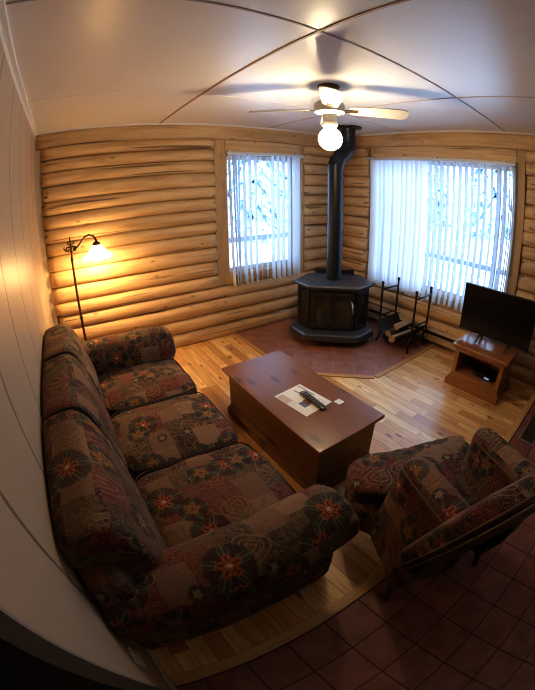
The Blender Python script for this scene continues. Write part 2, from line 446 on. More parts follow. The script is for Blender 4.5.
# ------------------------------------------------------------------ room
W, H = 3.704, 2.375
YS, YS2 = -3.127, -3.070          # border strip between planks and tiles
YR = -5.6                         # rear wall, behind the camera
WY1 = (1.975, 2.945, .70, 2.05)   # window in the back wall: x0 x1 z0 z1
WX2 = (-.625, -2.46, .56, 2.06)   # window in the right wall: y0 y1 z0 z1

# floor
HEARTH = [(2.02, -.02), (2.02, -1.135), (2.572, -1.686), (3.70, -1.686), (3.70, -.02)]
bm = BM(); box(bm, (-.02, YS2, -.08), (W + .1, .1, -.001)); struct('floor', bm, M['floor'], label='knotty pine plank floor')
bm = BM(); box(bm, (-2.2, YR, -.08), (W + .3, YS, 0)); struct('floor_tiles', bm, M['tile'], label='red brown square tile floor')
bm = BM(); prism(bm, HEARTH, -.05, .006); struct('floor_hearth', bm, M['hearth_tile'], label='red tile hearth pad in the corner')
bm = BM(); box(bm, (-2.2, YS, -.08), (-.02, .1, 0)); struct('floor_hall', bm, M['dim'], label='dark floor of the next room')
bm = BM(); box(bm, (0, YS, -.05), (W, YS2, .006), bev=.002); struct('trim_1', bm, M['strip_x'], label='wooden border strip between planks and tiles')
def strip(bm, a, b, w=.045):
    a, b = Vector((*a, 0)), Vector((*b, 0)); t = (b - a).normalized(); n = Vector((-t.y, t.x, 0)) * w
    rings(bm, [[a + Vector((0, 0, -.03)), a + n * -1 + Vector((0, 0, -.03)), a - n + Vector((0, 0, .008)), a + Vector((0, 0, .008))],
               [b + Vector((0, 0, -.03)), b + n * -1 + Vector((0, 0, -.03)), b - n + Vector((0, 0, .008)), b + Vector((0, 0, .008))]])
bm = BM(); strip(bm, HEARTH[0], HEARTH[1]); strip(bm, (2.02 - .018, -1.135 + .018), HEARTH[2]); strip(bm, HEARTH[2], HEARTH[3])
struct('trim_2', bm, M['strip_y'], label='wooden border strip around the hearth pad')
# ceiling + battens
bm = BM(); box(bm, (-2.2, YR, H), (W + .3, .3, H + .1)); struct('ceiling', bm, M['ceiling'], label='white panelled ceiling')
yL1, yL2, xR2, xR1 = -1.107, -2.356, 1.243, 2.511
for i, (lo, hi, m) in enumerate((((0, yL1 - .006, H - .004), (W, yL1 + .006, H), 'white'), ((0, yL2 - .006, H - .004), (W, yL2 + .006, H), 'batten_grey'),
                                 ((xR2 - .007, -4.6, H - .005), (xR2 + .007, 0, H), 'batten'), ((xR1 - .006, -4.6, H - .0045), (xR1 + .006, 0, H), 'batten_pale'))):
    bm = BM(); box(bm, lo, hi); struct('trim_%d' % (i + 3), bm, M[m], label='thin batten over a ceiling panel joint')
bm = BM(); box(bm, (0, -3.16, H - .022), (.022, -.03, H)); box(bm, (0, -.045, H - .016), (W, -.022, H)); box(bm, (W - .05, -3.1, H - .014), (W - .03, -.04, H))
struct('trim_7', bm, M['white'], label='thin white cove strip along the ceiling edge')

# left panelled wall
bm = BM(); box(bm, (-.093, -3.160, 0), (0, .1, 2.315), 0); box(bm, (-.093, -3.160, 2.315), (.0, .1, H), 1)
box(bm, (-.093, -3.168, 0), (0, -3.159, H), 2)
struct('wall_left', bm, [M['panel'], M['white'], M['wall_end']], label='cream vertical panel wall with grooves')
bm = BM(); box(bm, (0, -3.15, .0), (.010, -.05, .075), bev=.003); struct('baseboard_left', bm, M['cream'], label='low cream baseboard')
# rest of the house, dark, behind the camera
for nm, lo, hi in (('wall_rear', (-2.2, YR - .1, 0), (W + .3, YR, H)), ('wall_far_left', (-2.3, YR, 0), (-2.2, .1, H)), ('wall_far_back', (-2.2, .02, 0), (-.093, .1, H)),
                   ('wall_right_rear', (W, YR, 0), (W + .1, -3.13, H))):
    bm = BM(); box(bm, lo, hi); struct(nm, bm, M['dim'], label='dim wall of the next room')

# log walls --------------------------------------------------
ROWS = [2.375, 2.205, 2.090, 1.970, 1.838, 1.692, 1.568, 1.441, 1.306, 1.187, 1.034, .880, .722, .590, .455, .300, .150, -.01]
def log(bm, vc, axis, a, b, z0, z1, depth, seed, ends=(True, True), plane=0.0):
    """one half-round log from a to b along the wall; bulges into the room"""
    n = 12; L = abs(b - a); m = max(6, int(L / .07)); sgn = 1 if b > a else -1
    zc, hz = (z0 + z1) / 2, (z1 - z0) / 2 + .004
    st = []
    for i in range(m + 1):
        d = L * i / m; k = 1.0
        for e, dd in ((ends[0], d), (ends[1], L - d)):
            if e and dd < .05: k = min(k, .60 + .40 * math.sqrt(max(0, 1 - (1 - dd / .05) ** 2)))
        st.append((d, k))
    secs = []
    for d, k in st:
        q = a + sgn * d; wob = noise.noise(Vector((q * 1.3, seed * 5.1, 0))); w2 = noise.noise(Vector((q * 3.1, seed * 9.7, 4)))
        zz = zc + .008 * wob; rz = hz * (1 + .04 * w2) * (.75 + .25 * k); dp = depth * (1 + .12 * wob) * k
        ring = []
        for j in range(n):
            th = -PI / 2 + PI * j / (n - 1)
            dd = -dp * (max(0, math.cos(th)) ** .75); z = zz + rz * math.sin(th)
            ring.append((q, plane + dd, z) if axis == 'X' else (plane + dd, q, z))
        ring.append((q, plane + .05, zz + rz) if axis == 'X' else (plane + .05, q, zz + rz)); ring.append((q, plane + .05, zz - rz) if axis == 'X' else (plane + .05, q, zz - rz))
        secs.append(ring)
    V = [[bm.verts.new(p) for p in s] for s in secs]; N = n + 2
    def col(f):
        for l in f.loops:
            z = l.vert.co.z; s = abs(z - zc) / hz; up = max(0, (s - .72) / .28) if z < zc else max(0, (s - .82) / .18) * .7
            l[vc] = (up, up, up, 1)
    for i in range(m):
        for j in range(N):
            f = bm.faces.new((V[i][j], V[i][(j + 1) % N], V[i + 1][(j + 1) % N], V[i + 1][j])); f.smooth = True; col(f)
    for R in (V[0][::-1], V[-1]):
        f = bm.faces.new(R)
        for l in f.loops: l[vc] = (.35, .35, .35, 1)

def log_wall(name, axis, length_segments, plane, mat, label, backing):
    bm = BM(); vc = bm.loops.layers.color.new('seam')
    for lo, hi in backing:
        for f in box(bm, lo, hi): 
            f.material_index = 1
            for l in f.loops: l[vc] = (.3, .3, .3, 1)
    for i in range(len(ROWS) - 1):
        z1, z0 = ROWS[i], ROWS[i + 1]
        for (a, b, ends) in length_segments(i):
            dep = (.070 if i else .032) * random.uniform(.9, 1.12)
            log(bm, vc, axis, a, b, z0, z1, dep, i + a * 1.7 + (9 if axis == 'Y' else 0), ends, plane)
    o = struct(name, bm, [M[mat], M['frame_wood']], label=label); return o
def segs_back(i):
    if i == 0: return [(0.0, W + .05, (False, False))]
    if i <= 12: return [(.055 + random.uniform(-.008, .012), 1.845 + random.uniform(-.01, .012), (True, True)), (3.035 + random.uniform(-.01, .01), W + .03, (True, False))]
    return [(.07, W + .03, (True, False))]
def segs_right(i):
    if i == 0: return [(.03, -3.10, (False, False))]
    if i <= 13: return [(.03, -.535 + random.uniform(-.01, .01), (False, True)), (-2.575 + random.uniform(-.012, .012), -3.03, (True, True))]
    return [(.03, -3.03, (False, True))]
x0, x1, z0, z1 = WY1
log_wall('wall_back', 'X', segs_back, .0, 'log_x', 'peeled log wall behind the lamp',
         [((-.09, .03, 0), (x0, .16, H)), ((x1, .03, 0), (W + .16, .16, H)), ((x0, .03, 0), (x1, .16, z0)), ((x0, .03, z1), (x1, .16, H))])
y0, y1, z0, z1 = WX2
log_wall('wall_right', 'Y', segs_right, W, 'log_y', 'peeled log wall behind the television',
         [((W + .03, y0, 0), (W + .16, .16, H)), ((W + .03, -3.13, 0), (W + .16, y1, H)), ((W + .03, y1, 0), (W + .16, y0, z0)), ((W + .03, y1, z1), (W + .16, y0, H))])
bm = BM(); box(bm, (0, -.012, 0), (.052, .03, 2.205), bev=.004); struct('trim_8', bm, M['cream'], label='pale corner board beside the log ends')
bm = BM(); box(bm, (W - .05, -3.13, 0), (W + .03, -3.05, H - .02), bev=.006); struct('trim_9', bm, M['frame_wood'], label='vertical board ending the log wall')

# windows -----------------------------------------------------
def window(name, axis, a0, a1, z0, z1, plane, mull, brd):
    """casing boards, sash frame, mullion and pane; a along the wall, d outwards"""
    def P(a, d, z): return (a, plane + d, z) if axis == 'X' else (plane + d, a, z)
    def bx(bm, a, d, z, bev=.004, mi=0):
        p, q = P(a[0], d[0], z[0]), P(a[1], d[1], z[1]); box(bm, [min(p[i], q[i]) for i in range(3)], [max(p[i], q[i]) for i in range(3)], mi, bev)
    s = 1 if a1 > a0 else -1
    bm = BM()
    bx(bm, (a0 - s * brd[0], a0 - s * .012), (-.030, .03), (z0 - .10, 2.205)); bx(bm, (a1 + s * .012, a1 + s * brd[1]), (-.030, .03), (z0 - .10, 2.205))
    bx(bm, (a0 - s * .012, a1 + s * .012), (-.045, .03), (z0 - .10, z0 - .012))
    casing = struct(name, bm, M['frame_wood'], label='window cased in stained boards')
    bm = BM(); bx(bm, (a0 - s * .012, a1 + s * .012), (-.040, .03), (z1 + .012, 2.203), .012); obj('window_header', bm, M['log_' + axis.lower()], casing)
    bm = BM(); bx(bm, (a0 - s * .012, a0 + s * .012), (-.02, .14), (z0, z1), .002); bx(bm, (a1 - s * .012, a1 + s * .012), (-.02, .14), (z0, z1), .002)
    bx(bm, (a0, a1), (-.02, .14), (z1 - .012, z1 + .012), .002); bx(bm, (a0, a1), (-.035, .14), (z0 - .015, z0 + .012), .002)
    obj('window_jamb', bm, M['frame_wood_y'], casing)
    bm = BM(); f = .05
    bx(bm, (a0 + s * .012, a0 + s * (.012 + f)), (.06, .11), (z0 + .012, z1 - .012)); bx(bm, (a1 - s * (.012 + f), a1 - s * .012), (.06, .11), (z0 + .012, z1 - .012))
    bx(bm, (a0 + s * .012, a1 - s * .012), (.061, .109), (z1 - .012 - f, z1 - .012)); bx(bm, (a0 + s * .012, a1 - s * .012), (.061, .109), (z0 + .012, z0 + .012 + f))
    for k in mull: bx(bm, (k - .025, k + .025), (.065, .105), (z0 + .03, z1 - .03))
    obj('window_frame', bm, M['vinyl'], casing)
    bm = BM(); bx(bm, (a0 + s * .02, a1 - s * .02), (.082, .088), (z0 + .02, z1 - .02), 0); obj('window_pane', bm, M['glass'], casing)
window('window_1', 'X', WY1[0], WY1[1], WY1[2], WY1[3], 0.0, [], (.135, .085))
window('window_2', 'Y', WX2[0], WX2[1], WX2[2], WX2[3], W, [-2.24], (.055, .10))

# ------------------------------------------------------------------ vertical blinds
def blind(label, axis, a0, a1, z0, z1, off, vanes):
    root = thing('vertical_blind', label, 'blind', (a0, off, z1) if axis == 'X' else (off, a0, z1), 0)
    L = a1 - a0
    def loc(a, d, z): return (a, d, z) if axis == 'X' else (d, a, z)
    bm = BM(); p, q = loc(0, -.022, -.032), loc(L, .022, 0); box(bm, [min(p[i], q[i]) for i in range(3)], [max(p[i], q[i]) for i in range(3)], 0, .003)
    obj('headrail', bm, M['rail'], root)
    for k in (.03, L * .5, L - .12 * (1 if L > 0 else -1)):
        bm = BM(); p, q = loc(k - .012, -.026, -.01), loc(k + .012, .040, .012); box(bm, [min(p[i], q[i]) for i in range(3)], [max(p[i], q[i]) for i in range(3)], 0, .002)
        obj('bracket', bm, M['rail'], root)
    for (a, ang, dz, tw, lean) in vanes:
        bm = BM(); hw = .0445; rows = 10; cols = 4; prev = None; zt = -.03; zb = z0 - z1 + dz
        G = []
        for i in range(rows + 1):
            f = i / rows; z = zt + (zb - zt) * f; an = math.radians(ang + tw * f); r = []
            for j in range(cols + 1):
                u = -hw + 2 * hw * j / cols; bow = .007 * (1 - (u / hw) ** 2)
                la = math.cos(an) * u - math.sin(an) * bow + lean * f; ld = math.sin(an) * u + math.cos(an) * bow
                r.append(bm.verts.new(loc(a - a0 + la, ld, z)))
            G.append(r)
        for i in range(rows):
            for j in range(cols): bm.faces.new((G[i][j], G[i][j + 1], G[i + 1][j + 1], G[i + 1][j]))
        obj('vane', bm, M['vane'], root, True)
v1 = []
for k, a in enumerate([1.985, 2.035, 2.062, 2.10, 2.165, 2.235, 2.31, 2.385, 2.46, 2.535, 2.61, 2.685, 2.765, 2.845, 2.905]):
    ang = 83 + random.uniform(-7, 7) - (28 if k in (7, 8) else 0)
    v1.append((a, ang, random.uniform(-.012, .012), random.uniform(-10, 10), .03 if k < 3 else 0))
blind('vertical blind of narrow white vanes over the smaller window', 'X', 1.955, 2.985, .60, 2.065, -.085, v1)
v2 = []; a = -.665
while a > -1.42:
    v2.append((a, -26 + random.uniform(-6, 6), random.uniform(-.015, .015), random.uniform(-8, 8), random.uniform(-.01, .01))); a -= random.uniform(.060, .072)
a = -1.475
while a > -2.40:
    v2.append((a, 93 + random.uniform(-7, 7), random.uniform(-.012, .012), random.uniform(-9, 9), random.uniform(-.006, .006))); a -= .0735
for a in (-2.405, -2.43): v2.append((a, 78, 0, 4, 0))
blind('wide white vertical blind half drawn over the large window', 'Y', -.625, -2.475, .50, 2.065, W - .085, v2)

# ------------------------------------------------------------------ coffee table (blanket chest)
ct = thing('coffee_table', 'red brown pine chest used as a coffee table in front of the sofa', 'coffee table', (1.453, -1.925, 0))
TX, TY = .2575, .54
bm = BM(); box(bm, (-TX, -TY, .392), (TX, TY, .418), 0, .007, 3); obj('tabletop', bm, M['chest'], ct, .6)
bm = BM(); box(bm, (-TX + .018, -TY + .018, .372), (TX - .018, TY - .018, .393), 0, .006); obj('top_molding', bm, M['chest_side'], ct)
bm = BM(); box(bm, (-TX + .036, -TY + .036, .02), (TX - .036, TY - .036, .374), 0, .002); obj('body', bm, M['chest_side'], ct)
bm = BM(); box(bm, (-TX + .016, -TY + .016, 0), (TX - .016, TY - .016, .075), 0, .004); box(bm, (-TX + .025, -TY + .025, .07), (TX - .025, TY - .025, .095), 0, .007)
obj('base_molding', bm, M['chest_side'], ct)

# leaflet, remote, card
pr = thing('leaflet', 'white printed leaflet lying flat on the coffee table', 'paper', (1.430, -2.029, .418), math.radians(6.3))
bm = BM(); box(bm, (-.110, -.142, 0), (.110, .142, .0012)); obj('sheet', bm, M['paper'], pr)
def ink(parts, name, m):
    bm = BM()
    for (xa, ya, xb, yb) in parts: box(bm, (xa, ya, .0012), (xb, yb, .0017))
    obj(name, bm, M[m], pr)
ink([(.082, -.02, .089, .13)] + [(.078 - .004, -.125, .076, -.06)], 'heading', 'ink')
ink([(.028, -.04, .036, .115)] + [(.056 - .012 * k, -.125, .0585 - .012 * k, -.045 + .01 * (k % 3)) for k in range(8)] + [(-.09 + .011 * k, -.02, -.0885 + .011 * k, .07 - .013 * (k % 3)) for k in range(4)], 'text_lines', 'print_tan')
ink([(.026, -.02, .032, .112)], 'subheading', 'ink')
ink([(-.055, -.075, -.01, -.015)], 'photo_print', 'print_blue'); ink([(-.012, -.07, .012, -.01)], 'red_print', 'print_red'); ink([(-.105, .03, -.055, .125)], 'tan_print', 'print_tan')
rm = thing('remote_control', 'black remote control lying across the printed leaflet', 'remote control', (1.464, -2.085, .4195), math.radians(-2))
bm = BM()
secs = []
for y, w, h in ((.116, .018, .006), (.110, .024, .014), (.06, .027, .019), (0, .024, .020), (-.06, .022, .018), (-.108, .022, .015), (-.114, .018, .008)):
    secs.append([(w * math.cos(2 * PI * k / 14) * (1 if abs(math.cos(2 * PI * k / 14)) > .5 else 1.05), y, .010 + h / 2 * math.sin(2 * PI * k / 14)) for k in range(14)])
rings(bm, secs); obj('remote_body', bm, M['black_plastic'], rm, .8)
bm = BM()
for i in range(9):
    for j in range(3):
        if i == 2 and j != 1: continue
        box(bm, (-.016 + j * .012, .082 - i * .021, .0175), (-.008 + j * .012, .091 - i * .021, .0225), 0, .001)
obj('keypad', bm, M['grey_key'], rm)
cd = thing('sugar_packet', 'small white paper packet beside the leaflet on the coffee table', 'packet', (1.588, -2.190, .418), math.radians(3))
bm = BM(); box(bm, (-.023, -.026, 0), (.023, .026, .004), 0, .0015); obj('packet', bm, M['paper'], cd)
bm = BM(); box(bm, (-.023, -.0275, .0), (.023, -.024, .0045)); obj('printed_edge', bm, M['print_blue'], cd)

# ------------------------------------------------------------------ sofa
so = thing('sofa', 'long three-seat sofa in dark floral patchwork tapestry along the cream wall', 'sofa', (0, 0, 0))
bm = BM(); soft_box(bm, (.115, -1.88, .40), (.085, 1.02, .36), 9, 12, fn=lambda w: Vector((max(w.x - .06 * (w.z + .36) / .72 + .02, -.100), w.y, w.z))); obj('sofa_back', bm, M['fabric'], so, True, (.6, .4))
bm = BM(); soft_box(bm, (.49, -1.88, .185), (.42, 1.05, .125), 9, 12); obj('sofa_base', bm, M['fabric'], so, True, (.3, .1))
SEAT = [(-1.035, -1.575), (-1.575, -2.145), (-2.145, -2.690)]
def loop_pts(c, hx, hy, z, e=6, n=48):
    o = []
    for k in range(n):
        t = 2 * PI * k / n; x, y = math.cos(t), math.sin(t); q = (abs(x) ** e + abs(y) ** e) ** (1 / e)
        o.append((c[0] + hx * x / q, c[1] + hy * y / q, z))
    return o
for i, (ya, yb) in enumerate(SEAT):
    c = (.625, (ya + yb) / 2, .365); h = (.325, abs(yb - ya) / 2 - .003, .072)
    bm = BM(); soft_box(bm, c, h, 6, 16, (.010, 0, .022)); s = obj('seat_cushion', bm, M['fabric'], so, True, (.17 + i * .83, .41 + i * .37))
    bm = BM(); tube(bm, loop_pts(c, h[0] - .012, h[1] - .004, .424, 8), .0045, 6, closed=True); obj('piping', bm, M['welt'], s, True)
BACK = [(-1.05, -1.575), (-1.575, -2.145), (-2.145, -2.815)]
tilt = Matrix.Rotation(math.radians(-13), 3, 'Y')
for i, (ya, yb) in enumerate(BACK):
    hy = abs(yb - ya) / 2 - .001
    c = (.150, (ya + yb) / 2, .612)
    bm = BM(); bolster(bm, c, (.132, hy, .275), .045, 3.8, fn=lambda w: (lambda q: Vector((max(q.x, .005 - .150), q.y, q.z)))(tilt @ w), crown=.12)
    b = obj('back_cushion', bm, M['fabric'], so, True, (.55 + i * 1.13, .23 + i * .61))
    if i < 2:
        pts = []
        for k in range(15):
            t = math.radians(-20 + 140 * k / 14); e = 4.2; x, z = math.cos(t), math.sin(t); q = (abs(x) ** e + abs(z) ** e) ** (1 / e)
            p = tilt @ Vector((.126 * x / q * 1.0, 0, .268 * z / q)); pts.append((max(c[0] + p.x, .013), yb, c[2] + p.z))
        bm = BM(); tube(bm, pts, .007, 6); obj('piping', bm, M['welt'], b, True)
def sofa_arm(yi, yo, off):
    """rolled arm from inner face yi to outer roll yo"""
    s = 1 if yo > yi else -1; w = abs(yo - yi); prof = []
    zc = .505; r = .128
    yc = yi + s * (r + .012)
    for k in range(19):   # roll, from the inner side over the top to the outer underside
        t = math.radians(180 - k * 13.2); prof.append((yc + s * r * 1.18 * math.cos(t), zc + r * math.sin(t)))
    prof += [(yo - s * .085, .36), (yo - s * .075, .2), (yo - s * .075, .07), (yi + s * .02, .07), (yi, .2), (yi, .36)]
    st = [(.010, .90), (.022, .97), (.06, 1)] + [(.10 + .80 * k / 8, 1 + .012 * math.sin(k * 2.1)) for k in range(1, 9)] + [(.940, .975), (.965, .90), (.982, .76), (.990, .55)]
    cy = sum(p[0] for p in prof) / len(prof); secs = []
    for x, k in st:
        secs.append([(x - (.0 if z > .36 or x < .85 else .05), cy + (y - cy) * k, .07 + (z - .07) * (.55 + .45 * k) if z > .12 else z) for y, z in prof])
    bm = BM(); rings(bm, secs)
    bmesh.ops.subdivide_edges(bm, edges=[e for e in bm.edges if e.calc_length() > .12], cuts=1, use_grid_fill=True)
    return bm
a = obj('arm', sofa_arm(-2.700, -3.005, 0), M['fabric'], so, .9, (.2, .9))
a = obj('arm', sofa_arm(-1.030, -.745, 0), M['fabric'], so, .9, (.9, 1.7))
for x, y in ((.86, -2.85), (.86, -.91), (.12, -2.85), (.12, -.91)):
    bm = BM(); lathe(bm, [(.022, 0), (.030, .05), (.032, .085)], 12, (x, y, 0)); obj('leg', bm, M['dark_wood'], so, True)

# ------------------------------------------------------------------ armchair
ch = thing('armchair', 'upholstered armchair in floral tapestry with splayed arms by the coffee table', 'armchair', (1.275, -3.32, 0), math.radians(-26.56))
# local frame: x right, y forward
def base_fn(w):
    f = (w.y + .30) / .60; t = max(0, min(1, (f - .46) / .2)); t = t * t * (3 - 2 * t)
    return Vector((w.x * (1 + .30 * t), w.y, w.z - .0))
bm = BM(); soft_box(bm, (0.01, .305, .260), (.285, .305, .092), 9, 14, fn=base_fn)
obj('seat_base', bm, M['fabric'], ch, True, (.4, .2))
# T-shaped seat cushion
bm = BM()
def tcush(w):
    f = w.y / .31; t = max(0, min(1, (f - .0) / .25)); t = t * t * (3 - 2 * t)
    return Vector((w.x * (.215 + .150 * t), w.y, w.z))
soft_box(bm, (0.01, .345, .370), (1.0, .31, .068), 7, 22, (0, 0, .018), fn=tcush)
cu = obj('seat_cushion', bm, M['fabric'], ch, True, (1.3, .75))
# reclined back
def back_fn(w):
    up = (w.z + .36) / .72; return Vector((w.x * (1.0 + .05 * up - .10 * max(0, up - .75)), w.y - .26 * up + .0, w.z))
bm = BM(); soft_box(bm, (0, .075, .60), (.275, .062, .385), 5, 16, (0, .02, 0), fn=back_fn); bk = obj('backrest', bm, M['fabric'], ch, True, (.75, .15))
for dy, dz in ((-.058, 0), (-.030, 0)):
    pts = []
    for k in range(41):
        t = math.radians(-60 + 300 * k / 40); e = 6; x, z = math.cos(t), math.sin(t); q = (abs(x) ** e + abs(z) ** e) ** (1 / e)
        p = back_fn(Vector((.272 * x / q, dy, .384 * z / q))); pts.append((p.x * 1.004, p.y + .075, p.z + .60))
    bm = BM(); tube(bm, pts, .006, 6); obj('piping', bm, M['welt_tan'], bk, True)
def chair_arm(s):
    bm = BM(); secs = []; F = .315 if s < 0 else .365; xf, xb = (-.178, -.168) if s < 0 else (.228, .205)
    st = [(F + .025, .25), (F + .02, .58), (F + .005, .80), (F - .02, .94), (F - .06, 1.0), (F * .6, 1.0), (F * .3, 1.0), (.0, 1.0), (-.07, 1.0), (-.12, .97)]
    def shape(y): fw = (y + .12) / (F + .12); return xb + (xf - xb) * fw, .765 - .055 * fw
    for y, k in st:
        xc, top = shape(y); hw = .062; ring = []; o = s * 1
        for j in range(11):
            t = PI * j / 10; ring.append((xc + s * hw * k * -math.cos(t), y, top - .055 + .055 * k * math.sin(t)))
        yb = y if y > -.02 else -.02 + (y + .02) * .3
        # inner side (-s) first at t=0, outer side last
        ring += [(xc + s * (hw * k + .022), y * .6 + yb * .4, .52), (xc + s * (hw * k * .6 + .06), y * .4 + yb * .6, .36), (s * .287 + .0, yb, .20), (xc - s * hw * .8, yb, .20), (xc - s * hw * k * .9, y, .42)]
        secs.append(ring)
    rings(bm, secs); bmesh.ops.subdivide_edges(bm, edges=[e for e in bm.edges if e.calc_length() > .09], cuts=1, use_grid_fill=True)
    o = obj('arm', bm, M['fabric'], ch, .9, (1.9 + s * .7, .35))
    for sd in (-1, 1):
        pts = []
        for y, k in st[2:]:
            xc, top = shape(y); pts.append((xc + sd * .064 * k, y, top - .050))
        bm = BM(); tube(bm, pts, .005, 6); obj('piping', bm, M['welt_tan'], o, True)
chair_arm(-1); chair_arm(1)
for x, y, lx, ly in ((-.25, .02, -.012, -.05), (.25, .02, .012, -.05), (-.27, .52, -.01, .03), (.27, .52, .01, .03)):
    bm = BM(); tube(bm, [(x, y, .22), (x + lx * .5, y + ly * .5, .1), (x + lx, y + ly, 0)], [.024, .020, .015], 10); obj('leg', bm, M['dark_wood'], ch, True)

# ------------------------------------------------------------------ floor lamp
lp = thing('floor_lamp', 'lit bronze floor lamp with frosted bell shade behind the sofa', 'floor lamp', (.302, -.30, 0))
bm = BM(); lathe(bm, [(.125, 0), (.125, .012), (.10, .028), (.05, .040), (.022, .06), (.012, .075)], 28); obj('base', bm, M['bronze'], lp, .7)
bm = BM(); lathe(bm, [(.0115, .07), (.0115, 1.18)], 12); lathe(bm, [(.0115, .62), (.016, .63), (.016, .65), (.0115, .66)], 12); lathe(bm, [(.009, 1.15), (.014, 1.16), (.016, 1.175), (.010, 1.20), (.006, 1.225)], 12)
obj('pole', bm, M['bronze'], lp, .7)
def spiral(cx, cz, r0, r1, a0, a1, n=18):
    return [(cx + (r0 + (r1 - r0) * k / n) * math.cos(math.radians(a0 + (a1 - a0) * k / n)), 0, cz + (r0 + (r1 - r0) * k / n) * math.sin(math.radians(a0 + (a1 - a0) * k / n))) for k in range(n + 1)]
bm = BM()
tube(bm, spiral(-.028, 1.262, .030, .006, -60, 420), .0075, 6); tube(bm, spiral(.030, 1.262, .030, .006, 240, -240), .0075, 6)
tube(bm, spiral(-.016, 1.315, .024, .005, -90, 330), .0065, 6); tube(bm, spiral(.018, 1.315, .024, .005, 270, -150), .0065, 6)
tube(bm, [(0, 0, 1.21), (0, 0, 1.30), (-.004, 0, 1.36), (.0, 0, 1.372)], [.009, .009, .007, .003], 6)
tube(bm, [(-.05, 0, 1.25), (-.066, 0, 1.275), (-.06, 0, 1.30)], [.007, .006, .003], 6)
obj('scroll_ornament', bm, M['bronze'], lp, True)
bm = BM(); tube(bm, [(.02, 0, 1.262), (.06, 0, 1.272), (.095, 0, 1.305), (.130, 0, 1.345), (.175, 0, 1.362), (.215, 0, 1.345), (.236, 0, 1.31), (.238, 0, 1.285)], .010, 8); obj('curved_arm', bm, M['bronze'], lp, True)
bm = BM(); lathe(bm, [(.010, 1.298), (.028, 1.288), (.038, 1.272), (.040, 1.262)], 20, (.238, 0, 0)); obj('socket_cap', bm, M['bronze'], lp, .7)
bm = BM(); n = 40; secs = []
for r, z in ((.036, 1.268), (.052, 1.250), (.072, 1.225), (.096, 1.195), (.122, 1.172), (.140, 1.158)):
    secs.append([(.238 + (r * (1 + .03 * (r > .09) * math.cos(8 * 2 * PI * k / n))) * math.cos(2 * PI * k / n), (r * (1 + .03 * (r > .09) * math.cos(8 * 2 * PI * k / n))) * math.sin(2 * PI * k / n), z - .006 * (r > .11) * math.cos(8 * 2 * PI * k / n)) for k in range(n)])
rings(bm, secs, cap=False); obj('lamp_shade', bm, M['shade'], lp, True)

# ------------------------------------------------------------------ ceiling fan
FX, FY = 1.880, -1.725
fn_ = thing('ceiling_fan', 'white ceiling fan with four cream blades and a lit round globe', 'ceiling fan', (FX, FY, H), math.radians(48))
bm = BM(); lathe(bm, [(.075, 0), (.075, -.012), (.062, -.035), (.03, -.055), (.018, -.062)], 28); obj('canopy', bm, M['bronze'], fn_, .7)
bm = BM(); lathe(bm, [(.013, -.05), (.013, -.11)], 12); obj('downrod', bm, M['fan_white'], fn_, True)
bm = BM(); lathe(bm, [(.03, -.105), (.075, -.115), (.100, -.135), (.105, -.165), (.100, -.195), (.070, -.207), (.045, -.212)], 32); obj('motor_housing', bm, M['fan_white'], fn_, .6)
bm = BM(); lathe(bm, [(.045, -.21), (.048, -.225), (.044, -.262), (.052, -.272), (.052, -.29), (.040, -.30)], 24); obj('light_fitter', bm, M['fan_white'], fn_, .6)
bm = BM(); gr, gz = .078, -.382
lathe(bm, [(.036, gz + .082)] + [(gr * math.sin(math.radians(a)), gz + gr * math.cos(math.radians(a))) for a in range(28, 180, 10)] + [(.004, gz - gr)], 28); obj('globe', bm, M['bulb'], fn_, True)
def blade(parent, k):
    R = Matrix.Rotation(PI / 2 * k, 3, 'Z'); pit = Matrix.Rotation(math.radians(-17), 3, 'X')
    bm = BM(); o = []
    for x, w in ((.135, .040), (.16, .050), (.30, .062), (.44, .069), (.50, .066), (.525, .050), (.535, .022)): o.append((x, w))
    pl = [(x, w) for x, w in o] + [(x, -w) for x, w in o[::-1]]
    def T(x, y, z): return R @ (pit @ Vector((x, y, z)) + Vector((0, 0, -.178)))
    rings(bm, [[T(x, y, -.003) for x, y in pl], [T(x, y, .003) for x, y in pl]])
    b = obj('fan_blade', bm, M['blade'], parent)
    bm = BM()
    for y in (-.012, .012): rings(bm, [[T(x, y + q * .006, z) for q, z in ((-1, -.009), (1, -.009), (1, -.003), (-1, -.003))] for x in (.085, .19)])
    for x, y in ((.165, -.012), (.165, .012), (.185, 0)):
        p = T(x, y, -.006); bmesh.ops.create_icosphere(bm, subdivisions=1, radius=.006, matrix=Matrix.Translation(p))
    obj('blade_bracket', bm, M['bronze'], b)
for k in range(4): blade(fn_, k)

# ------------------------------------------------------------------ wood stove + pipe
SX, SY = 2.900, -.735
stv = thing('wood_stove', 'black cast iron wood stove with glass doors in the corner on red tiles', 'stove', (SX, SY, .006), math.radians(-45))
# local frame: x = right, y = back (front is -y)
def hexa(fw, ff, sw, sf, bw, bf): return [(-fw, -ff), (fw, -ff), (sw, -sf), (bw, bf), (-bw, bf), (-sw, -sf)]
def sect(bm, rows, mi=0): rings(bm, [[(x, y, z) for x, y in p] for p, z in rows], True, mi)
bm = BM(); sect(bm, [(hexa(.235, .265, .40, .085, .28, .26), .615), (hexa(.262, .292, .432, .095, .305, .285), .628), (hexa(.266, .296, .437, .095, .308, .288), .650), (hexa(.258, .288, .428, .092, .30, .28), .660)])
obj('stove_top', bm, M['stove_top'], stv)
bm = BM(); sect(bm, [(hexa(.228, .255, .392, .08, .27, .25), .15), (hexa(.228, .255, .392, .08, .27, .25), .62)]); obj('firebox', bm, M['stove'], stv)
bm = BM(); sect(bm, [(hexa(.272, .385, .455, .165, .33, .28), .082), (hexa(.285, .400, .470, .172, .335, .285), .092), (hexa(.285, .400, .470, .172, .335, .285), .150), (hexa(.272, .385, .455, .165, .325, .275), .160)])
obj('ash_ledge', bm, M['stove_top'], stv)
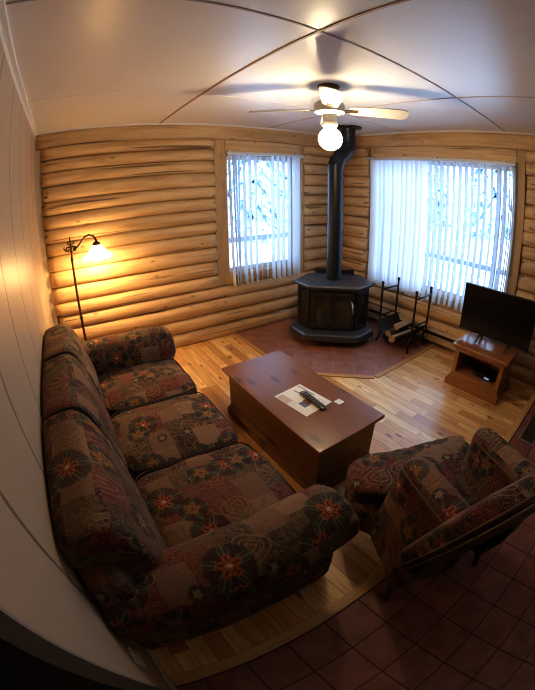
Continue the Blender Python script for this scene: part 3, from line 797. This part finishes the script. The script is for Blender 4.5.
bm = BM(); sect(bm, [(hexa(.20, .22, .28, .06, .22, .2), 0), (hexa(.20, .22, .28, .06, .22, .2), .11)]); obj('pedestal', bm, M['stove'], stv)
bm = BM(); box(bm, (-.23, .27, .60), (.23, .285, .715), 0, .003); obj('heat_shield', bm, M['stove'], stv)
def panel_frame(bm, o, ux, w, h, z, t=.018, d=.014):
    """raised rectangular frame on a face through o with direction ux"""
    ux = Vector((*ux, 0)).normalized(); n = Vector((ux.y, -ux.x, 0))
    def q(a0, a1, z0, z1, dd):
        b = Vector((*o, 0)); P = lambda a, zz, e: b + ux * a + n * e + Vector((0, 0, zz))
        rings(bm, [[P(a0, z0, 0), P(a1, z0, 0), P(a1, z1, 0), P(a0, z1, 0)], [P(a0, z0, dd), P(a1, z0, dd), P(a1, z1, dd), P(a0, z1, dd)]])
    q(0, w, z, z + t, d); q(0, w, z + h - t, z + h, d); q(0, t, z, z + h, d); q(w - t, w, z, z + h, d)
def pane(bm, o, ux, w, h, z, e=.004):
    ux = Vector((*ux, 0)).normalized(); n = Vector((ux.y, -ux.x, 0)); b = Vector((*o, 0)); P = lambda a, zz, d: b + ux * a + n * d + Vector((0, 0, zz))
    rings(bm, [[P(0, z, 0), P(w, z, 0), P(w, z + h, 0), P(0, z + h, 0)], [P(0, z, e), P(w, z, e), P(w, z + h, e), P(0, z + h, e)]])
for s in (-1, 1):
    o = (-.205 if s < 0 else .006, -.256)
    bm = BM(); panel_frame(bm, o, (1, 0), .199, .405, .180, .030, .022); d = obj('stove_door', bm, M['stove'], stv, bevel=.004)
    bm = BM(); pane(bm, (o[0] + .028, o[1]), (1, 0), .143, .345, .21); obj('door_glass', bm, M['sooty'], d)
    bm = BM(); x = o[0] + (.010 if s < 0 else .189)
    tube(bm, [(x, -.278, .50), (x + s * .012, -.315, .485), (x + s * .016, -.330, .44), (x + s * .02, -.332, .385)], [.008, .008, .009, .010], 8); obj('door_handle', bm, M['silver'] if s > 0 else M['stove'], d, True)
    a = Vector((s * .228, -.255)); b = Vector((s * .392, -.08)); 
    p, q = (a, b) if s > 0 else (b, a); ux = (q - p).normalized(); L = (q - p).length
    oo = p + ux * .025
    bm = BM(); panel_frame(bm, oo, ux, L - .05, .405, .180, .026, .018); d = obj('side_panel', bm, M['stove'], stv, bevel=.004)
    bm = BM(); pane(bm, oo + ux * .026, ux, L - .102, .353, .206); obj('side_glass', bm, M['sooty'], d)
sp = thing('stovepipe', 'black stovepipe with offset elbows rising from the stove to the ceiling', 'stovepipe', (SX + .02, SY + .03, .66))
ux, uy = .205, -.008
def pipe(bm, pts, r=.084): tube(bm, pts, r, 28)
bm = BM(); pipe(bm, [(0, 0, .006), (0, 0, .60), (0, 0, 1.215)]); obj('lower_pipe', bm, M['pipe'], sp, .7)
for a_, b_, r_ in ((.592, .608, .087), (1.207, 1.223, .087), (.003, .035, .091)):
    bm = BM(); tube(bm, [(0, 0, a_), (0, 0, b_)], r_, 28); obj('joint_band', bm, M['pipe'], sp, .7)
cv = [(0, 0, 1.21), (.004, 0, 1.25), (.030, 0, 1.305), (.078, 0, 1.355), (.130, 0, 1.40), (.176, 0, 1.45), (.202, 0, 1.505), (.205, 0, 1.55)]
for i in range(len(cv) - 1):
    a, b = Vector(cv[i]), Vector(cv[i + 1]); a.y = a.x * uy / ux; b.y = b.x * uy / ux
bm = BM()
for i in range(len(cv) - 1):
    a, b = Vector(cv[i]), Vector(cv[i + 1]); t = (b - a).normalized()
    tube(bm, [a - t * .010, b + t * .010], .084 + .004 * (i % 2), 28)
obj('elbow', bm, M['pipe'], sp, .7)
bm = BM(); pipe(bm, [(.205, 0, 1.54), (.205, 0, 1.71)]); obj('upper_pipe', bm, M['pipe'], sp, .7)
bm = BM(); lathe(bm, [(.087, 1.665), (.092, 1.69), (.155, 1.70), (.158, 1.712)], 32, (.205, 0, 0)); obj('ceiling_collar', bm, M['pipe'], sp, .7)

# ------------------------------------------------------------------ firewood rack and logs
rk = thing('firewood_rack', 'black iron firewood rack with ladder ends beside the stove', 'firewood rack', (3.375, -1.40, .006))
PX, PY = .150, .225
for sy in (1, -1):
    for sx in (-1, 1):
        bm = BM(); tube(bm, [(sx * PX, sy * PY, .16), (sx * PX, sy * PY, .665)], .012, 8); lathe(bm, [(.013, .66), (.0175, .67), (.016, .686), (.004, .694)], 10, (sx * PX, sy * PY, 0)); obj('post', bm, M['iron'], rk, .8)
        bm = BM(); tube(bm, [(sx * PX, sy * PY, .20), (sx * PX * 1.0, sy * (PY - .03), .12), (sx * PX * 1.18, sy * (PY + .0), 0)], .011, 8); obj('leg', bm, M['iron'], rk, True)
    for z in (.30, .60):
        bm = BM(); tube(bm, [(-PX, sy * PY, z), (PX, sy * PY, z)], .010, 8); obj('rung', bm, M['iron'], rk, True)
# sheet trough bowed between the ends
bm = BM(); pr_ = []
for k in range(13):
    t = -1 + 2 * k / 12; pr_.append((t * (PY - .004), .065 + .195 * abs(t) ** 2.0))
for (y0, z0), (y1, z1) in zip(pr_, pr_[1:]):
    rings(bm, [[(-.21, y0, z0), (.19, y0, z0), (.19, y0, z0 - .005), (-.21, y0, z0 - .005)], [(-.21, y1, z1), (.19, y1, z1), (.19, y1, z1 - .005), (-.21, y1, z1 - .005)]])
bmesh.ops.remove_doubles(bm, verts=bm.verts, dist=1e-5); obj('trough', bm, M['iron'], rk, .6)
def firewood(loc, rz, tiltz, L, r, spin, label, seed):
    o = thing('firewood_log', label, 'firewood', loc, rz, 'split logs in the iron rack')
    pts = [(math.cos(a) * r, math.sin(a) * r) for a in [PI * k / 8 for k in range(9)]] + [(-r * .2, -r * .25), (0, -r * .42), (r * .3, -r * .28)]
    pts = [(x * (1 + .1 * noise.noise(Vector((x * 30, y * 30, seed)))), y) for x, y in pts]
    cs, sn = math.cos(spin), math.sin(spin); pts = [(x * cs - y * sn, x * sn + y * cs) for x, y in pts]
    def ring(x): return [(x, y * (1 + .05 * noise.noise(Vector((x * 9, y * 20, seed)))), z + tiltz * x) for y, z in pts]
    bm = BM(); st = [-L / 2 + L * k / 6 for k in range(7)]; rings(bm, [ring(x) for x in st], cap=False)
    o2 = obj('bark', bm, M['bark'], o, .6)
    for f in o2.data.polygons: pass
    bm = BM(); rings(bm, [ring(-L / 2 - .001), ring(-L / 2 + .002)]); rings(bm, [ring(L / 2 - .002), ring(L / 2 + .001)])
    # the flat split faces
    k0 = [8, 9, 10, 11, 0]
    for i in range(6):
        A, B = ring(st[i]), ring(st[i + 1])
        for a, b in zip(k0, k0[1:]):
            cen = Vector((0, sum(p[0] for p in pts) / len(pts), sum(p[1] for p in pts) / len(pts)))
            def ou(p): return Vector(p) + (Vector((0, p[1], p[2])) - Vector((0, cen.y, cen.z + 0))).normalized() * .0012
            bm.faces.new([bm.verts.new(ou(p)) for p in (A[a], A[b], B[b], B[a])])
    obj('split_face', bm, M['cutwood'], o, label='pale freshly split wood face')
firewood((3.34, -1.350, .150), .05, .0, .37, .046, .5, 'split log with dark bark lying furthest back in the iron rack', 1)
firewood((3.31, -1.458, .156), -.07, .0, .39, .050, 2.6, 'split log with its pale face, nearest the front rail of the rack', 2)
firewood((3.40, -1.405, .244), .03, .0, .33, .040, 3.4, 'short split log lying on top of the other two in the rack', 3)

# ------------------------------------------------------------------ television, stand, cable box
ts = thing('tv_stand', 'small honey oak television stand with an open shelf', 'tv stand', (3.21, -2.52, 0))
bm = BM(); box(bm, (-.205, -.290, .388), (.20, .295, .412), 0, .006, 3); box(bm, (-.19, -.275, .368), (.195, .28, .39), 0, .006); obj('stand_top', bm, M['stand'], ts)
bm = BM()
box(bm, (-.170, -.255, .02), (.185, -.215, .37)); box(bm, (-.170, .222, .02), (.185, .262, .37)); box(bm, (.165, -.215, .02), (.184, .222, .37)); box(bm, (-.168, -.216, .02), (.165, .223, .135)); box(bm, (-.168, -.216, .335), (.165, .223, .369))
obj('cabinet', bm, M['stand_front'], ts, bevel=.002)
bm = BM(); box(bm, (-.205, -.290, 0), (.195, .295, .070), 0, .005); box(bm, (-.190, -.275, .066), (.190, .28, .095), 0, .008); obj('base_molding', bm, M['stand_front'], ts)
cb = thing('cable_box', 'black cable box with a blue light inside the television stand', 'cable box', (3.19, -2.56, .135))
bm = BM(); box(bm, (-.085, -.105, .006), (.085, .105, .042), 0, .004); obj('case', bm, M['black_plastic'], cb)
bm = BM(); box(bm, (-.0868, -.082, .016), (-.0845, -.030, .030)); obj('display', bm, M['led'], cb, label='small blue display')
for x in (-.06, .06):
    for y in (-.08, .08):
        bm = BM(); lathe(bm, [(.008, 0), (.008, .007)], 8, (x, y, 0)); obj('rubber_foot', bm, M['slot'], cb)
tv = thing('television', 'flat black television switched off on the oak stand', 'television', (3.255, -2.535, .412))
TW, T0, T1 = .378, .063, .503
bm = BM(); box(bm, (-.012, -TW, T0), (.022, TW, T1), 0, .004); box(bm, (.020, -TW * .7, T0 + .03), (.055, TW * .7, T0 + .26), 0, .012); obj('tv_housing', bm, M['black_plastic'], tv)
bm = BM(); box(bm, (-.0140, -TW + .010, T0 + .016), (-.0115, TW - .010, T1 - .010)); obj('tv_screen', bm, M['screen'], tv)
for y in (-.165, .145):
    bm = BM(); beam(bm, (.004, y, T0 + .01), (-.085, y, .008), .018, .014); beam(bm, (.004, y, T0 + .01), (.085, y, .008), .018, .014); obj('tv_foot', bm, M['black_plastic'], tv)

# ------------------------------------------------------------------ baseboard heater, vent, outlet
hb = thing('baseboard_heater', 'long beige baseboard heater under the large window', 'heater', (W - .058, -1.45, 0))
y0, y1 = -.78, .78
bm = BM(); secs = []
for y in (y0, y1): secs.append([(.0, y, .215), (-.035, y, .205), (-.047, y, .175), (-.047, y, .170), (-.020, y, .166), (-.020, y, .126), (-.050, y, .120), (-.052, y, .062), (-.024, y, .056), (-.024, y, .036), (0, y, .034)])
rings(bm, secs); obj('heater_casing', bm, M['heater'], hb)
bm = BM(); box(bm, (-.0225, y0 + .01, .128), (-.0195, y1 - .01, .164)); box(bm, (-.0265, y0 + .01, .038), (-.0235, y1 - .01, .055)); obj('heater_slot', bm, M['slot'], hb)
bm = BM()
for k in range(76): box(bm, (-.030, y0 + .02 + k * .020, .127), (-.022, y0 + .0225 + k * .020, .165))
obj('heater_fins', bm, M['bronze'], hb)
for ya, yb in ((y1 - .002, y1 + .012), (y0 - .012, y0 + .002)):
    bm = BM(); box(bm, (-.054, ya, .03), (.0, yb, .217), 0, .003); obj('end_cap', bm, M['heater'], hb)
vt = thing('floor_vent', 'silver framed floor vent with dark grille set in the tiles', 'vent', (2.98, -3.262, 0))
bm = BM(); a, b, w = .28, .082, .022
for lo, hi in (((-a, -b, 0), (a, -b + w, .007)), ((-a, b - w, 0), (a, b, .007)), ((-a, -b + w, 0), (-a + w, b - w, .007)), ((a - w, -b + w, 0), (a, b - w, .007))): box(bm, lo, hi, 0, .0015)
obj('vent_frame', bm, M['silver'], vt)
bm = BM(); box(bm, (-a + w, -b + w, .0), (a - w, b - w, .002)); 
for k in range(30): box(bm, (-a + w + .006 + k * .0172, -b + w, .002), (-a + w + .011 + k * .0172, b - w, .005))
obj('grille', bm, plain('dark bronze grille', (.045, .030, .020), .5, .2), vt)
ot = thing('wall_outlet', 'white electrical outlet low on the cream wall by the sofa arm', 'outlet', (0, -3.035, .365))
bm = BM(); box(bm, (0, -.036, -.058), (.006, .036, .058), 0, .003); obj('cover_plate', bm, M['white'], ot)
for z in (.024, -.024):
    bm = BM(); box(bm, (.0055, -.016, z - .015), (.0085, .016, z + .015), 0, .002); s = obj('socket', bm, M['white'], ot)
    bm = BM(); box(bm, (.0083, -.008, z - .004), (.009, -.006, z + .006)); box(bm, (.0083, .006, z - .004), (.009, .008, z + .006)); obj('socket_slot', bm, M['slot'], s)

# ------------------------------------------------------------------ outdoors
def ground_rise(x, y): return 1.5 * max(max(0, min(1, (x - 6.6) / 2.6)), .9 * max(0, min(1, (y - 2.4) / 2.4)))
bm = BM(); g = 40
V = [[bm.verts.new((-14 + 40 * i / g, -12 + 34 * j / g, -.75 + .25 * noise.noise(Vector((i * .35, j * .35, 3))) + ground_rise(-14 + 40 * i / g, -12 + 34 * j / g))) for j in range(g + 1)] for i in range(g + 1)]
for i in range(g):
    for j in range(g):
        x, y = V[i][j].co.x, V[i][j].co.y
        if -4 < x < W - 1.2 and -9 < y < -1.2: continue
        f = bm.faces.new((V[i][j], V[i + 1][j], V[i + 1][j + 1], V[i][j + 1])); f.smooth = True
struct('ground', bm, M['snow'], label='snow covered ground outside')
bm = BM(); box(bm, (-1.0, .2, -.25), (6.2, 2.0, -.02), 0, .04); box(bm, (W + .2, -5.0, -.25), (6.2, .2, -.02), 0, .04); struct('ground_deck', bm, M['snow'], label='snow on the deck')
def railing(label, a, b, T=.80):
    r = thing('deck_railing', label, 'railing', (*a, -.02)); d = Vector((b[0] - a[0], b[1] - a[1], 0)); L = d.length
    bm = BM(); beam(bm, (0, 0, T), d + Vector((0, 0, T)), .09, .09); obj('top_rail', bm, M['deck_wood'], r)
    if T > .7: bm = BM(); beam(bm, (0, 0, T * .3), d + Vector((0, 0, T * .3)), .04, .07); obj('middle_rail', bm, M['deck_wood'], r)
    n = int(L / 1.6)
    for k in range(n + 1):
        p = d * (k / n); bm = BM(); box(bm, (p.x - .045, p.y - .045, -.01), (p.x + .045, p.y + .045, T - .02)); obj('post', bm, M['deck_wood'], r)
    bm = BM(); beam(bm, (0, 0, T + .07), d + Vector((0, 0, T + .07)), .10, .05); obj('snow_cap', bm, M['snow'], r, label='snow lying on the rail')
railing('dark deck railing capped with snow outside the smaller window', (-.8, 1.9), (6.0, 1.9))
railing('dark deck railing capped with snow outside the large window', (6.0, -4.8), (6.0, 1.7), .58)
def mat_needles():
    t = NT('hazed snow dusted needles'); o = t.coord(); n = t.noise(o, 9.0, 5, .7)
    ge = t.new('ShaderNodeNewGeometry'); up = t.sep(ge.outputs['Normal'])[2]
    f = t.step(t.math('ADD', n, t.math('MULTIPLY', up, .25)), .52, .66)
    return t.base(t.mix(f, (.34, .50, .56), (.84, .91, .96)), .8)  # needle tone paled to paint in bright haze; the white patches are snow
M['needles'] = mat_needles()
def tree(loc, h, r, label, seed):
    rnd = random.Random(seed); o = thing('snowy_spruce', label, 'tree', loc, rnd.random() * 6, 'snowy spruces outside')
    bm = BM(); lathe(bm, [(.16, 0), (.12, h * .4), (.03, h * .95)], 8); obj('trunk', bm, M['bark'], o, True)
    bm = BM(); z = h * .08
    while z < h:
        f = z / h; R = r * (1 - f) ** .85 + .05; n = max(6, int(13 * (1 - f) + 5)); ph = rnd.random() * 6
        for k in range(n):
            a = ph + 2 * PI * k / n + rnd.uniform(-.15, .15); L = R * rnd.uniform(.8, 1.15); dr = L * rnd.uniform(.22, .42); w = L * .20
            d = Vector((math.cos(a), math.sin(a), 0)); s = Vector((-d.y, d.x, 0))
            pts = [Vector((0, 0, z)), d * L * .45 + s * w + Vector((0, 0, z - dr * .35)), d * L + Vector((0, 0, z - dr)), d * L * .45 - s * w + Vector((0, 0, z - dr * .35))]
            mid = d * L * .5 + Vector((0, 0, z - dr * .25 + .10 * L)); vs = [bm.verts.new(p) for p in pts]; m = bm.verts.new(mid)
            for i in range(4): bm.faces.new((vs[i], vs[(i + 1) % 4], m))
            # hanging sprays
            for q in (.35, .6, .8):
                b = d * L * q + Vector((0, 0, z - dr * q)); x = [bm.verts.new(b + s * w * .9), bm.verts.new(b - s * w * .9), bm.verts.new(b + d * .05 - Vector((0, 0, .28 * (1 - f) + .05)))]; bm.faces.new(x)
        z += max(.13, h * .045 * (1.1 - f))
    obj('foliage', bm, M['needles'], o)
TR = [((5.1, 4.7), 7.0, 1.15), ((7.0, 7.0), 8.0, 1.3), ((9.6, 9.2), 9.0, 1.5), ((6.4, 10.4), 9.5, 1.6), ((9.8, -.1), 6.0, 1.0), ((10.2, 2.7), 7.0, 1.2), ((12.9, .9), 8.0, 1.35), ((13.6, 4.8), 9.0, 1.5), ((16.4, 2.4), 9.0, 1.6)]
LAB = ['nearest snowy spruce beyond the deck rail in the smaller window', 'snowy spruce standing further right through the smaller window', 'distant snowy spruce at the right edge of the smaller window', 'tall distant snowy spruce behind the nearest one in the smaller window',
       'small snowy spruce at the right end of the large window', 'snowy spruce by the middle of the large window', 'snowy spruce behind the open vanes of the large window', 'distant snowy spruce behind the drawn vanes of the large window', 'most distant snowy spruce seen through the large window']
def ground_z(x, y): return -.95 + ground_rise(x, y)
for i, ((x, y), h, r) in enumerate(TR): tree((x, y, ground_z(x, y)), h, r, LAB[i], i + 3)

# ------------------------------------------------------------------ light
w = bpy.data.worlds.new('winter sky'); SC.world = w; w.use_nodes = True
nt = w.node_tree; bg = nt.nodes['Background']
tc = nt.nodes.new('ShaderNodeTexCoord'); sp_ = nt.nodes.new('ShaderNodeSeparateXYZ'); rp = nt.nodes.new('ShaderNodeValToRGB')
nt.links.new(tc.outputs['Generated'], sp_.inputs[0]); nt.links.new(sp_.outputs[2], rp.inputs[0]); nt.links.new(rp.outputs[0], bg.inputs[0])
rp.color_ramp.elements[0].color = (.62, .80, 1, 1); rp.color_ramp.elements[1].color = (.40, .62, 1, 1)
bg.inputs[1].default_value = 8.3
def light(name, typ, loc, energy, col, **kw):
    l = bpy.data.lights.new(name, typ); l.energy = energy; l.color = col
    for k, v in kw.items(): setattr(l, k, v)
    o = bpy.data.objects.new(name, l); COL.objects.link(o); o.location = loc; return o
light('lamp_bulb', 'POINT', (.54, -.30, 1.17), 36, (1, .60, .23), shadow_soft_size=.06)
light('rear_fill_light', 'POINT', (1.2, -5.1, 2.2), 8, (1, .78, .55), shadow_soft_size=.15)  # unseen fill lamp, added behind the camera to brighten the near floor
# window portals guide the daylight in
p = light('window_daylight', 'AREA', (2.46, .17, 1.38), 1, (1, 1, 1), shape='RECTANGLE', size=.98, size_y=1.36); p.rotation_euler = (math.radians(-90), 0, 0); p.data.cycles.is_portal = True
p = light('window_daylight_large', 'AREA', (W + .17, -1.54, 1.31), 1, (1, 1, 1), shape='RECTANGLE', size=1.84, size_y=1.52); p.rotation_euler = (math.radians(90), 0, math.radians(90)); p.data.cycles.is_portal = True

# ------------------------------------------------------------------ camera: fisheye lens
cd_ = bpy.data.cameras.new('camera'); cam = bpy.data.objects.new('camera', cd_); COL.objects.link(cam); SC.camera = cam
cd_.type = 'PANO'; cd_.panorama_type = 'FISHEYE_EQUISOLID'; cd_.fisheye_lens = 349.115 / 690 * 36; cd_.fisheye_fov = math.radians(190)
cd_.sensor_width = 36; cd_.sensor_height = 24; cd_.clip_start = .02
cd_.shift_x = (267.5 - 263.99) / 690; cd_.shift_y = (295.16 - 345) / 690
cam.location = (.2836, -3.4011, 1.6555)
R = Matrix.Rotation(math.radians(-32.8774), 3, 'Z') @ Matrix.Rotation(math.radians(.7725), 3, 'Y') @ Matrix.Rotation(math.radians(72.4155), 3, 'X')
cam.rotation_euler = R.to_euler()
SC.view_settings.view_transform = 'Standard'; SC.view_settings.look = 'Medium High Contrast'; SC.view_settings.exposure = -0.05
SC.cycles.use_denoising = True; SC.cycles.filter_width = 1.0; SC.cycles.max_bounces = 8; SC.cycles.transparent_max_bounces = 12; SC.cycles.caustics_reflective = False; SC.cycles.caustics_refractive = False
SC.cycles.sample_clamp_indirect = 6
